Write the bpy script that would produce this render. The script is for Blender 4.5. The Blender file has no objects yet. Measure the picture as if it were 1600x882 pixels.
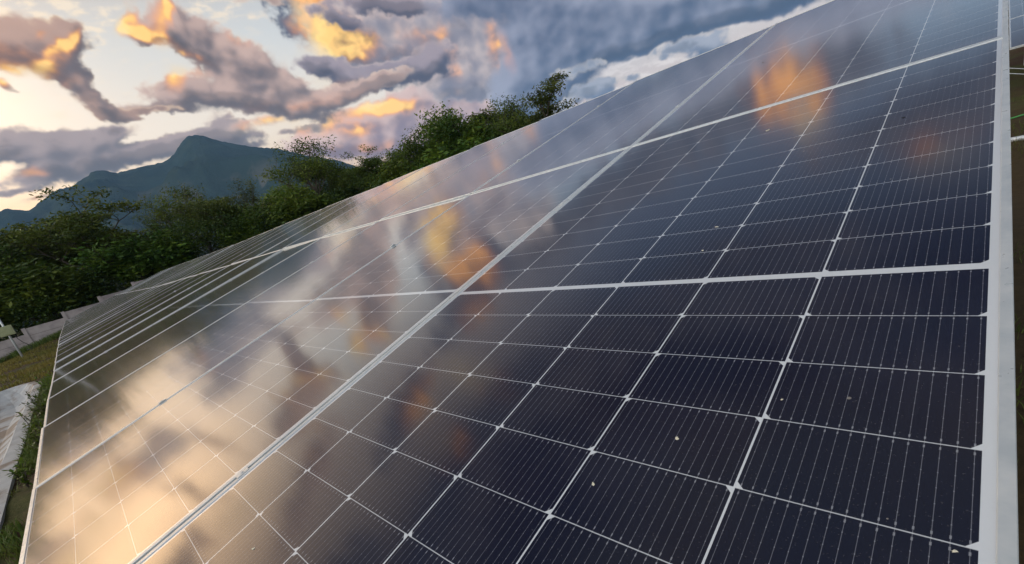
import bpy, bmesh, math, random
import numpy as np
from mathutils import Vector, Matrix, Euler
R = math.radians
rng = np.random.default_rng(11)
random.seed(5)
S = bpy.context.scene
col = S.collection

# ------------------------------------------------------------------ camera
CAMP = Vector((1.09596, -0.82488, 0.24851))
cam_d = bpy.data.cameras.new("camera")
cam = bpy.data.objects.new("camera", cam_d); col.objects.link(cam)
cam.matrix_world = Matrix(((0.70009, -0.03767, 0.71306, CAMP.x), (0.66676, 0.39186, -0.63394, CAMP.y),
                           (-0.25554, 0.91926, 0.29945, CAMP.z), (0, 0, 0, 1)))
cam_d.sensor_width = 36; cam_d.sensor_fit = 'HORIZONTAL'
cam_d.lens = 16.064; cam_d.shift_y = 0.05508
cam_d.clip_start = 0.02; cam_d.clip_end = 20000
S.camera = cam
S.view_settings.view_transform = 'Standard'; S.view_settings.look = 'None'
S.view_settings.exposure = 0.45; S.view_settings.gamma = 1.0
S.view_settings.use_curve_mapping = False
S.cycles.max_bounces = 8

# ------------------------------------------------------------------ node helper
class NT:
    def __init__(s, tree): s.t = tree; s.n = tree.nodes; s.l = tree.links
    def node(s, typ, **kw):
        n = s.n.new(typ)
        for k, v in kw.items(): setattr(n, k, v)
        return n
    def put(s, sock, v):
        if isinstance(v, bpy.types.NodeSocket): s.l.new(v, sock)
        elif v is not None: sock.default_value = v
    def m(s, op, a, b=None, c=None, clamp=False):
        n = s.node('ShaderNodeMath', operation=op, use_clamp=clamp)
        s.put(n.inputs[0], a); s.put(n.inputs[1], b); s.put(n.inputs[2], c)
        return n.outputs[0]
    def v(s, op, a, b=None, scale=None):
        n = s.node('ShaderNodeVectorMath', operation=op)
        s.put(n.inputs[0], a); s.put(n.inputs[1], b)
        if scale is not None: s.put(n.inputs[3], scale)
        return n.outputs[1] if op in ('DOT_PRODUCT', 'LENGTH', 'DISTANCE') else n.outputs[0]
    def rng(s, x, a, b, c=0.0, d=1.0, smooth=False, clamp=True):
        n = s.node('ShaderNodeMapRange', interpolation_type='SMOOTHSTEP' if smooth else 'LINEAR')
        n.clamp = clamp
        s.put(n.inputs[0], x)
        for i, q in enumerate((a, b, c, d)): s.put(n.inputs[i+1], q)
        return n.outputs[0]
    def noise(s, vec, scale, detail=3.0, rough=0.55, col=False, dist=0.0):
        n = s.node('ShaderNodeTexNoise')
        s.put(n.inputs['Vector'], vec); s.put(n.inputs['Scale'], scale)
        n.inputs['Detail'].default_value = detail; n.inputs['Roughness'].default_value = rough
        n.inputs['Distortion'].default_value = dist
        return n.outputs[1] if col else n.outputs[0]
    def mix(s, f, a, b, mode='MIX'):
        n = s.node('ShaderNodeMix', data_type='RGBA', blend_type=mode)
        s.put(n.inputs[0], f)
        for i, q in ((6, a), (7, b)):
            if isinstance(q, tuple) and len(q) == 3: q = (*q, 1)
            s.put(n.inputs[i], q)
        return n.outputs[2]
    def sep(s, vec):
        n = s.node('ShaderNodeSeparateXYZ'); s.put(n.inputs[0], vec); return n.outputs
    def comb(s, x, y, z):
        n = s.node('ShaderNodeCombineXYZ')
        for i, q in enumerate((x, y, z)): s.put(n.inputs[i], q)
        return n.outputs[0]

def dirv(az, el):
    a, e = R(az), R(el)
    return Vector((math.sin(a)*math.cos(e), math.cos(a)*math.cos(e), math.sin(e)))

# ------------------------------------------------------------------ sky
SUN_AZ, SUN_EL = -124.0, 16.0
HAZE = 0.00010   # density of the evening air
# The evening sky towards the sunset is worked out once on an azimuth / elevation grid: cloud banks from back to front,
# each a set of lobes roughened by noise, shaded by comparing its density towards the hidden sun and towards the ground.
AZ0, AZ1, EL0, EL1, PPD = -128.0, 36.0, -2.0, 62.0, 13.0
def lin(c): 
    c = np.array(c, float)/255; return np.where(c < .04045, c/12.92, ((c+.055)/1.055)**2.4)
EXPO = 1.366
def gnoise(x, y, seed):
    xi = np.floor(x).astype(np.int64); yi = np.floor(y).astype(np.int64); fx = (x-xi).astype(np.float32); fy = (y-yi).astype(np.float32)
    tab = np.random.default_rng(seed).permutation(1024); an = np.random.default_rng(seed+999).uniform(0, 2*np.pi, 1024).astype(np.float32)
    gx, gy = np.cos(an), np.sin(an)
    def g(a, b, dx, dy):
        h = tab[(tab[a & 1023] + b) & 1023]; return gx[h]*dx+gy[h]*dy
    u = fx*fx*fx*(fx*(fx*6-15)+10); v = fy*fy*fy*(fy*(fy*6-15)+10)
    a = g(xi, yi, fx, fy); b = g(xi+1, yi, fx-1, fy); c = g(xi, yi+1, fx, fy-1); d = g(xi+1, yi+1, fx-1, fy-1)
    return (a*(1-u)+b*u)*(1-v)+(c*(1-u)+d*u)*v
def fbm(x, y, sc, octs, seed, gain=.55, billow=False):
    s = 0; amp = 1; tot = 0
    for i in range(octs):
        n = gnoise(x/sc + 17.3*i, y/sc + 5.1*i, seed+i*13)
        if billow: n = np.abs(n)*2.0 - 0.42
        s = s + amp*n; tot += amp; amp *= gain; sc /= 2.03
    return (s/tot).astype(np.float32)
def ss(a, b, x): t = np.clip((x-a)/(b-a), 0, 1); return t*t*(3-2*t)
LAYERS = [
 ('high east bank', [(-16, 24, 9, 3.5, 10, 1), (-3, 31, 10, 3, -8, 1), (-32, 26, 11, 3.2, 0, 1.1), (-47, 27, 7, 2.4, 0, 1.0), (5, 18, 12, 4, 0, 1), (-60, 41, 12, 4, 10, 1), (-85, 43, 9, 4, -20, 1), (-25, 42, 12, 5, 0, 1), (-5, 52, 12, 6, 20, 1), (-104, 36, 8, 3, 0, 1), (-50, 55, 12, 5, 20, 1), (-78, 31, 7, 2.0, -15, 1), (-60, 27, 8, 2.6, -10, 1), (-57.5, 22, 5, 4, 0, 1.3)],
  [(-14.6, 23.0, 6.0, 1.6, 84, 1.35), (-18.0, 25.0, 2.4, 0.9, 70, 0.8), (-3, 35, 2.6, 1.8, 10, 0.45), (-68, 34, 4, 2, 60, 0.8), (-76, 32, 2.6, 1.6, -15, 0.7), (-78, 38, 2.5, 1.6, 0, 0.8), (-61, 29, 2.5, 1.4, 0, 0.5), (-58.0, 20.4, 4.8, 2.2, 74, 1.55)],
  (66, 76, 100), (104, 106, 120), (112, 116, 134), 0.8, 1.3),
 ('far low', [(-85.7, 13.6, 4.1, 1.2, -4, 1.2), (-87.5, 13.3, 2.3, 0.8, 2, 1), (-83.2, 13.4, 2.6, 0.8, 0, 1), (-80.6, 13.9, 2.0, 0.6, 1, 1.1), (-83.6, 11.6, 5.0, 1.0, 5, 1.15), (-86.2, 11.6, 2.5, 0.7, 4, 0.9), (-77.8, 11.9, 4.5, 0.9, 8, 1.1), (-70.7, 12.5, 2.4, 1.3, -33, 1.1), (-74.0, 12.4, 3.2, 0.7, -4, 1), (-88.8, 10.4, 1.4, 0.3, 3, 0.8), (-87.5, 9.7, 1.7, 0.2, 8, 0.6), (-88.2, 13.1, 1.1, 0.5, -4, 0.6), (-64.1, 11.4, 2.8, 0.4, -4, 1.1), (-97, 13, 5, 1.6, 10, 1), (-112, 12, 7, 2.0, 0, 1), (-99, 9, 4, 1, 0, 0.9)],
  [(-88.4, 11.9, 1.8, 0.3, -9, 0.7), (-88.8, 9.5, 3.4, 0.4, 13, 0.6), (-83.3, 15.6, 0.8, 0.3, -2, 0.3), (-101, 11, 5, 1.2, 10, 1.1), (-106, 14, 5, 1.5, 0, 1)],
  (106, 102, 112), (168, 152, 152), (246, 222, 196), 0.68, 1.45),
 ('warm scud', [(-93, 17, 4.5, 0.7, 80, 0.5), (-86.5, 24, 3, 0.8, 60, 0.6), (-98, 18, 4.5, 0.8, 75, 0.45)],
  [],
  (150, 118, 100), (214, 170, 136), (250, 214, 170), 0.5, 1.45),
 ('pink background', [(-55.9, 9.9, 9.0, 1.9, -2, 1.1), (-49.9, 7.7, 10.0, 2.2, 0, 1.1), (-42.7, 9.0, 7.1, 1.7, -2, 1.1), (-51.6, 11.6, 8.3, 1.0, -2, 0.9), (-60.1, 9.2, 6.0, 1.1, -8, 0.8), (-67.1, 12.9, 3.7, 0.6, 0, 0.6), (-46.2, 12.2, 6.2, 2.4, -5, 1.1)],
  [(-55.0, 11.7, 3.0, 0.6, -7, 1.3), (-58.7, 10.2, 1.8, 0.6, -2, 0.7), (-65.9, 12.6, 3.7, 0.8, 1, 0.8), (-62.4, 11.6, 2.6, 0.8, -1, 0.6), (-58.3, 8.3, 3.4, 0.7, -8, 0.4)],
  (140, 124, 142), (218, 190, 184), (245, 222, 208), 0.6, 1.45),
 ('towers', [(-52.8, 18.3, 5.4, 3.2, -7, 1.2), (-55.6, 18.3, 3.6, 2.8, -9, 1.1), (-47.5, 15.2, 4.1, 2.3, 70, 1.2), (-48.3, 19.1, 3.8, 1.6, -11, 1), (-43.5, 15.2, 4.3, 3.2, 70, 1.25), (-41.7, 17.5, 2.6, 1.6, -14, 1.1), (-38.9, 14.8, 4.7, 4.5, -20, 1.3), (-45.1, 12.2, 4.9, 1.8, -6, 1), (-48, 23, 4, 3, 0, 1.0)],
  [(-59.8, 21.0, 1.2, 0.9, -59, 0.8), (-58.7, 19.3, 2.1, 1.6, -39, 1.0), (-57.1, 17.9, 2.7, 1.7, -20, 1.1), (-58.0, 17.3, 1.5, 0.7, -8, 0.9), (-58.4, 20.5, 2.1, 0.7, -37, 0.7), (-54.4, 18.2, 0.9, 0.5, -5, 0.8), (-46.7, 15.4, 2.8, 0.6, 86, 0.55), (-41.5, 14.2, 2.7, 0.8, -88, 0.6), (-48.5, 16.9, 1.1, 0.7, -9, 0.45), (-50.3, 17.3, 3.9, 2.2, -9, 0.2)],
  (132, 132, 150), (212, 196, 192), (236, 222, 216), 0.6, 1.4),
 ('dark shelf', [(-60.8, 16.8, 1.9, 0.8, -12, 1.2), (-58.0, 15.6, 3.1, 1.1, -19, 1.1), (-52.8, 14.4, 5.7, 1.2, -2, 1.35), (-49.0, 15.0, 2.7, 1.3, 11, 1), (-56.9, 20.1, 2.8, 0.7, -29, 0.9), (-52.6, 20.6, 4.3, 0.8, -11, 1.1), (-48.8, 19.6, 2.5, 0.7, -12, 0.8)],
  [(-59.8, 14.5, 3.9, 0.5, -2, 0.3)],
  (80, 80, 102), (158, 146, 156), (214, 196, 192), 0.6, 1.4),
 ('centre bank', [(-72.1, 22.6, 1.6, 1.0, 28, 0.9), (-73.8, 21.2, 1.5, 0.8, 4, 0.9), (-75.2, 22.1, 1.2, 0.6, 57, 0.8), (-75.2, 20.8, 1.2, 0.5, 0, 0.7), (-71.4, 20.6, 2.2, 1.4, -25, 1.1), (-69.3, 19.0, 3.4, 1.9, -45, 1.2), (-66.5, 17.2, 3.0, 1.8, -40, 1.1), (-69.7, 15.6, 6.3, 1.3, -8, 1.25), (-64.4, 14.7, 4.4, 1.6, -29, 1.2), (-73.4, 16.9, 1.8, 0.9, 14, 0.9), (-59.8, 13.8, 6.6, 0.8, 5, 1.1), (-76.0, 15.3, 3.6, 0.4, -11, 0.8), (-54.3, 14.1, 3.4, 0.6, 4, 0.6), (-63.3, 22.4, 2.4, 0.4, -7, 0.5), (-92, 27, 7, 1.6, -12, 0.9), (-106, 22, 6, 1.6, -10, 0.9)],
  [(-75.3, 22.1, 1.0, 0.5, 57, 0.75), (-75.6, 21.1, 0.8, 0.4, 1, 0.6), (-73.2, 20.0, 2.4, 0.4, -33, 1.15), (-74.2, 21.1, 0.8, 0.4, 2, 0.4), (-72.7, 22.3, 1.1, 0.5, 52, 0.55), (-71.5, 22.9, 1.3, 0.3, 64, 0.9), (-73.6, 17.6, 1.1, 0.6, 56, 0.7), (-72.1, 17.9, 1.0, 0.4, -14, 0.4), (-64.5, 13.9, 6.2, 0.5, -3, 0.25), (-66.9, 19.9, 0.7, 0.5, -30, 0.35), (-97, 23, 4, 0.9, 10, 0.9), (-90, 25, 4, 0.9, -10, 0.7)],
  (110, 99, 103), (204, 174, 162), (250, 226, 204), 0.68, 1.45),
 ('left bank', [(-83.4, 20.7, 2.6, 1.7, -5, 1.25), (-81.2, 21.1, 2.0, 1.0, 2, 1.1), (-79.8, 21.4, 1.1, 0.5, 23, 0.9), (-82.0, 19.3, 1.5, 1.3, -43, 1.1), (-81.0, 17.5, 2.3, 0.9, -69, 1.15), (-80.0, 15.9, 1.4, 0.6, -62, 1), (-79.1, 15.2, 1.3, 0.4, -18, 0.8), (-77.3, 15.4, 2.4, 0.3, -7, 0.7), (-85.9, 18.1, 0.7, 0.4, -49, 0.7), (-87.2, 21.1, 2.8, 1.7, -1, 1)],
  [(-84.4, 19.0, 2.1, 0.4, -12, 1.2), (-83.0, 19.0, 1.1, 0.4, 12, 1.3), (-80.8, 20.6, 1.2, 0.3, 24, 1.5), (-82.1, 21.2, 0.4, 0.2, 8, 0.6), (-82.7, 18.2, 0.8, 0.7, 73, 0.6), (-81.1, 20.0, 0.6, 0.4, 52, 0.5), (-85.8, 18.3, 0.7, 0.3, 3, 0.7), (-84.4, 20.0, 2.0, 0.6, -13, 0.35)],
  (108, 95, 98), (194, 158, 140), (252, 222, 186), 0.68, 1.45),
 ('big east bank', [(-32.7, 12.7, 7.7, 2.9, -6, 1.4), (-26.5, 12.0, 7.2, 2.2, -5, 1.5), (-19.3, 11.4, 8.0, 2.1, -6, 1.5), (-37.2, 10.2, 5.4, 2.7, -2, 1.4), (-33.8, 15.4, 7.0, 2.7, -14, 1.3), (-38.2, 7.5, 4.2, 1.6, 2, 1.1), (-39.5, 9.8, 3.5, 2.5, -3, 1.1), (-14.5, 10.8, 5.8, 2.0, -8, 1.4), (-12, 14, 9, 3, -5, 1.3), (-38, 20, 9, 2.6, 4, 1.1), (-24, 20, 9, 3, 0, 1.2), (-8, 20, 8, 3, 0, 1.1)],
  [(-40.7, 14.4, 2.0, 0.5, -88, 0.35)],
  (58, 78, 114), (150, 156, 178), (188, 186, 198), 0.34, 1.35),
 ('blue scraps', [(-32.4, 7.8, 2.4, 0.9, -4, 1.1), (-22.3, 8.8, 3.2, 0.6, -3, 1.1), (-20.3, 7.4, 2.3, 0.8, -4, 1), (-28.2, 7.7, 1.1, 0.4, 0, 0.7), (-35.5, 5.1, 4.2, 1.9, -1, 1.1), (-31.3, 5.9, 1.8, 0.6, -8, 0.9), (-33.7, 10.0, 2.7, 0.6, -3, 0.8)],
  [],
  (88, 106, 140), (160, 166, 182), (228, 218, 205), 0.9, 1.45),
]
CIRRUS = [(-81.4, 22.6, 3.0, 1.1, -2, 1), (-78.5, 22.3, 2.5, 0.6, 0, 1), (-77.9, 21.8, 1.6, 0.5, -5, 0.8), (-80.1, 20.2, 1.6, 0.7, 28, 1.2), (-78.2, 21.2, 1.3, 0.6, 4, 0.6), (-68.3, 22.3, 2.5, 0.6, -4, 1.1), (-71.0, 22.1, 1.2, 0.4, -3, 0.8), (-65.2, 21.5, 1.5, 0.3, -21, 0.6), (-80.5, 16.4, 1.7, 0.4, -5, 0.4), (-100, 18, 8, 3, 0, 1), (-27, 8.5, 8, 2, 0, 0.9)]

def sky_grid(AZ, EL, ppd):
    x = AZ*math.cos(math.radians(14)); y = EL*1.25
    H, W = AZ.shape
    wx = fbm(x, y, 5.0, 3, 1); wy = fbm(x, y, 5.0, 3, 2)
    fx = fbm(x, y, 1.3, 4, 3); fy = fbm(x, y, 1.3, 4, 4)
    f1 = fbm(x+wx*.9, y+wy*.9, 3.4, 8, 5, .56)
    soft = ss(-.25, .25, fbm(x, y, 3.0, 2, 51))
    fl = fbm(x+wx*.9, y+wy*.9, 3.4, 4, 5, .50)
    streak = fbm(x*.45+wx*2, y*1.5+wy*2, 1.6, 6, 61, .55)
    b1 = -fbm(x+wx*.9+fx*.35, y+wy*.9+fy*.35, 2.9, 6, 6, .55, True)
    bl = -fbm(x+wx*.9+fx*.35, y+wy*.9+fy*.35, 2.9, 3, 6, .50, True)
    # clear sky
    sd = np.cos(np.radians(AZ+99))*np.cos(np.radians(EL)); nearsun = ss(.35, .98, sd)[..., None]
    e = EL[..., None]
    c_hi = lin((168, 196, 222))*(1-nearsun) + lin((230, 228, 222))*nearsun
    c_mid = lin((222, 224, 224))*(1-nearsun) + lin((252, 240, 224))*nearsun
    c_lo = lin((206, 198, 198))*(1-nearsun) + lin((255, 220, 168))*nearsun
    t1 = ss(13, 21, e); t2 = ss(7, 13.5, e)
    col = (c_lo*(1-t2)+c_mid*t2)*(1-t1)+c_hi*t1
    pk = np.exp(-((AZ+48)/18)**2)[..., None]*ss(11, 5, e)*.6; col = col*(1-pk)+lin((196, 172, 178))*pk
    t3 = ss(19, 30, e); col = col*(1-t3) + (lin((96, 114, 144))*(1-nearsun)+lin((205, 188, 176))*nearsun)*t3
    t4 = ss(32, 44, e); col = col*(1-t4) + lin((34, 44, 72))*t4
    def lobes(items, grow, jit=1.0):
        acc = np.zeros_like(AZ)
        for az, el, a, b, ang, w in items:
            R_ = max(a, b)*grow+2.5
            Ra = R_/math.cos(math.radians(el))
            j0, j1 = max(0, int((az-Ra*1.1-AZ[0, 0])*ppd)), min(W, int((az+Ra*1.1-AZ[0, 0])*ppd)+1)
            i0, i1 = max(0, int((el-R_-EL[0, 0])*ppd)), min(H, int((el+R_-EL[0, 0])*ppd)+1)
            if j1 <= j0 or i1 <= i0: continue
            s = (slice(i0, i1), slice(j0, j1))
            dx = (AZ[s]-az)*math.cos(math.radians(el)) + (wx[s]*.9+fx[s]*.9)*jit; dy = EL[s]-el + (wy[s]*.55+fy[s]*.6)*jit
            ca, sa = math.cos(math.radians(ang)), math.sin(math.radians(ang))
            r = np.sqrt(((dx*ca+dy*sa)/(a*grow))**2+((-dx*sa+dy*ca)/(b*grow))**2)
            p = np.clip(1-r, 0, 1)*w
            acc[s] = acc[s] + p - acc[s]*p*.45
        return acc
    def shift(A, dx, dy):
        jx, iy = int(round(dx*ppd)), int(round(dy*ppd))
        return np.roll(np.roll(A, -jx, 1), -iy, 0)
    def blur(A, r):
        for ax in (0, 1):
            acc = A.copy()
            for k_ in range(1, r+1): acc += np.roll(A, k_, ax)+np.roll(A, -k_, ax)
            A = acc/(2*r+1)
        return A
    # wind-torn high cloud
    ci = fbm(x*1.0+wx*.6, y*2.3+wy*.6, 1.9, 6, 31, .62)
    cm = np.clip(lobes(CIRRUS, 1.7)*1.9, 0, 1)*ss(-.10, .22, ci) + .25*ss(.05, .3, ci)*ss(8, 16, EL)*ss(34, 26, EL)
    cm = np.clip(cm, 0, 1)[..., None]
    col = col*(1-cm*.9) + (lin((228, 222, 222))*(1-nearsun)+lin((255, 238, 212))*nearsun)*cm*.9
    # glow of the sun behind the end of the bank
    gd = np.sqrt(((AZ+107)*.95/15)**2+((EL-17)/9)**2)
    g = np.exp(-gd**2*1.2)[..., None]
    col = col*(1-g*.8)+np.array([5.6, 3.6, 1.9])*g*.8
    for k, (name, items, glow, shade, light, rim, amp, grow) in enumerate(LAYERS):
        deep = name == 'high east bank'
        D = lobes(items, grow)
        off = 41*k
        f = np.roll(f1, (off*3, off*7), (0, 1)); b = np.roll(b1, (off*5, off*3), (0, 1)); bs = np.roll(bl, (off*5, off*3), (0, 1)); lo = np.roll(fl, (off*3, off*7), (0, 1))
        st = np.roll(streak, (off*2, off*4), (0, 1))
        sm = ss(.2, .8, D); tex = (f*1.05 + b*.95*(1-soft*.35) + st*.30*soft)*amp
        S = np.minimum(D, .95) + tex*ss(0.0, .22, D)
        al = ss(.12-.05*soft, .40+.26*soft, S)
        Sb = np.minimum(D, .95) + (lo*.8 + bs*.95)*amp*ss(0, .25, D)
        d1 = .45*(S-shift(S, -.30, .42)) + .55*(Sb-shift(Sb, -.45, .6)); d2 = Sb - shift(Sb, -.9, 1.2); dn = Sb - shift(Sb, .0, -1.0)
        lit = ss(-.36, .50, d1*.80+d2*.70)
        und = ss(.05, .55, dn)
        core = ss(.35, .95, S)
        L = np.clip(.12+.90*lit-.28*und-.12*core+.08*st+.45*wy, 0, 1); L = (.35*L+.65*blur(L, 4))[..., None]
        cc = lin(shade)*.92*(1-L)+lin(light)*1.08*L
        dk = (core*und)[..., None]; cc = cc*(1-.25*dk)
        rw = ((1-ss(.10, .60, .5*S+.5*Sb))*(.35+.65*lit))[..., None]*.9; cc = cc*(1-rw) + lin(rim)*rw
        if glow:
            G = lobes(glow, 1.75, 1.2)
            G = G*(.84+.45*tex+.45*lo+.8*(lit-.45)); G = .4*G+.6*blur(G, 3)
            g1 = ss(-.05, .85, G)[..., None]; g2 = ss(.15, .80, G)[..., None]; g3 = (ss(.38, .92, G)*(1-ss(.45, 1.0, Sb)*.35))[..., None]; al = al*(1-.45*ss(.1, .6, G)*(1-ss(.2, .7, Sb)))
            go = (lin((212, 140, 92))*(.85+.5*lit[..., None]))*(1-g2)+lin((255, 174, 62))*g2; go = go*(1-g3)+lin((255, 218, 132))*1.05*g3
            if deep: go = lin((226, 132, 66))*(1-g2)+lin((255, 176, 88))*1.12*g2
            go = go*np.clip(.74+.42*lit+1.3*lo+.5*tex, .5, 1.2)[..., None]
            cc = cc*(1-g1)+go*g1
            halo = (ss(.0, .9, G)*(1-al)*.6)[..., None]; col = col*(1-halo)+lin((255, 226, 176))*halo
        a = (al*.985)[..., None]
        col = col*(1-a)+cc*a
    # the air between here and the clouds takes some of their light
    tau = HAZE*np.minimum(4300, 480/np.sin(np.radians(np.maximum(EL, .5))))
    return col/EXPO*np.exp(tau[..., None]*np.array([.95, .85, .72]))

def sky_image():
    az = np.arange(AZ0, AZ1, 1/PPD); el = np.arange(EL0, EL1, 1/PPD)
    AZ, EL = np.meshgrid(az, el)
    c = sky_grid(AZ.astype(np.float32), EL.astype(np.float32), PPD)
    h, w = AZ.shape
    im = bpy.data.images.new("evening_cloud_map", w, h, alpha=False, float_buffer=True)
    im.colorspace_settings.name = 'Linear Rec.709'
    px = np.ones((h, w, 4), np.float32); px[..., :3] = c
    im.pixels.foreach_set(px.ravel()); im.update(); im.pack()
    return im
world = bpy.data.worlds.new("World"); S.world = world; world.use_nodes = True
wt = world.node_tree; wt.nodes.clear()
def build_world():
    q = NT(wt)
    v = q.node('ShaderNodeTexCoord').outputs['Generated']
    sky = q.node('ShaderNodeTexSky', sky_type='NISHITA', sun_disc=False)
    sky.sun_elevation = R(SUN_EL); sky.sun_rotation = R(SUN_AZ)
    sky.air_density = 1.2; sky.dust_density = 2.5; sky.ozone_density = 1.5
    base = q.v('SCALE', sky.outputs[0], scale=0.5)
    x, y, z = q.sep(v)
    az = q.m('DEGREES', q.m('ARCTAN2', x, y)); el = q.m('DEGREES', q.m('ARCSINE', z))
    uv = q.comb(q.m('DIVIDE', q.m('SUBTRACT', az, AZ0), AZ1-AZ0), q.m('DIVIDE', q.m('SUBTRACT', el, EL0), EL1-EL0), 0.0)
    it = q.node('ShaderNodeTexImage', interpolation='Cubic', extension='EXTEND'); it.image = sky_image(); q.put(it.inputs[0], uv)
    win = q.v('SCALE', it.outputs[0], scale=10.0)
    # the rest of the sky: pale evening blue with broken cloud, its unseen southern half brightened as added fill light
    hi = q.mix(q.rng(el, 0.0, 70.0), (4.0, 3.8, 3.5), (1.7, 2.1, 2.7))
    cl = q.noise(q.v('MULTIPLY', v, (1, 1, 1.8)), 3.6, 7.0, 0.58)
    cl2 = q.noise(q.v('MULTIPLY', v, (1, 1, 1.8)), 9.0, 5.0, 0.6)
    hi = q.mix(q.rng(cl, .46, .60, smooth=True), hi, q.mix(q.rng(cl2, .35, .65), (1.6, 1.7, 1.9), (4.2, 4.1, 3.8)))
    hi = q.v('SCALE', hi, scale=q.rng(el, 42.0, 60.0, 1.0, 0.42, smooth=True))
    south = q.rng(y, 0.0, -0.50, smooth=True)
    hi = q.mix(south, hi, q.v('MULTIPLY', hi, (SOUTH_FILL, SOUTH_FILL, SOUTH_FILL)))
    mk = q.m('MULTIPLY', q.rng(az, AZ0, AZ0+12, smooth=True), q.m('MULTIPLY', q.rng(az, AZ1, AZ1-12, smooth=True), q.rng(el, EL1, EL1-10, smooth=True)))
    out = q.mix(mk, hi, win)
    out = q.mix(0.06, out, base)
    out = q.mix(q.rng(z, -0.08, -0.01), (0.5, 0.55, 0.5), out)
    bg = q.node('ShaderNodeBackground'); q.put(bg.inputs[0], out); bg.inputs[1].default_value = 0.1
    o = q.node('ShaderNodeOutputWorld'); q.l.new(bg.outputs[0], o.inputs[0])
SOUTH_FILL = 4.6  # added gain on the out-of-view southern sky, lifts ground, trees and frames
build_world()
world.cycles.sampling_method = 'MANUAL'; world.cycles.sample_map_resolution = 1024

sun_d = bpy.data.lights.new("sun", 'SUN'); sun_d.energy = 0.9; sun_d.angle = R(24); sun_d.color = (1.0, 0.82, 0.62)
sun = bpy.data.objects.new("sun", sun_d); col.objects.link(sun)
sun.rotation_euler = (-dirv(SUN_AZ, SUN_EL)).to_track_quat('-Z', 'Y').to_euler()

# ------------------------------------------------------------------ materials
def new_mat(name):
    m = bpy.data.materials.new(name); m.use_nodes = True
    q = NT(m.node_tree); b = m.node_tree.nodes['Principled BSDF']
    return m, q, b
def obj_coord(q): return q.node('ShaderNodeTexCoord').outputs['Object']
def geo_pos(q): return q.node('ShaderNodeNewGeometry').outputs['Position']

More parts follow.
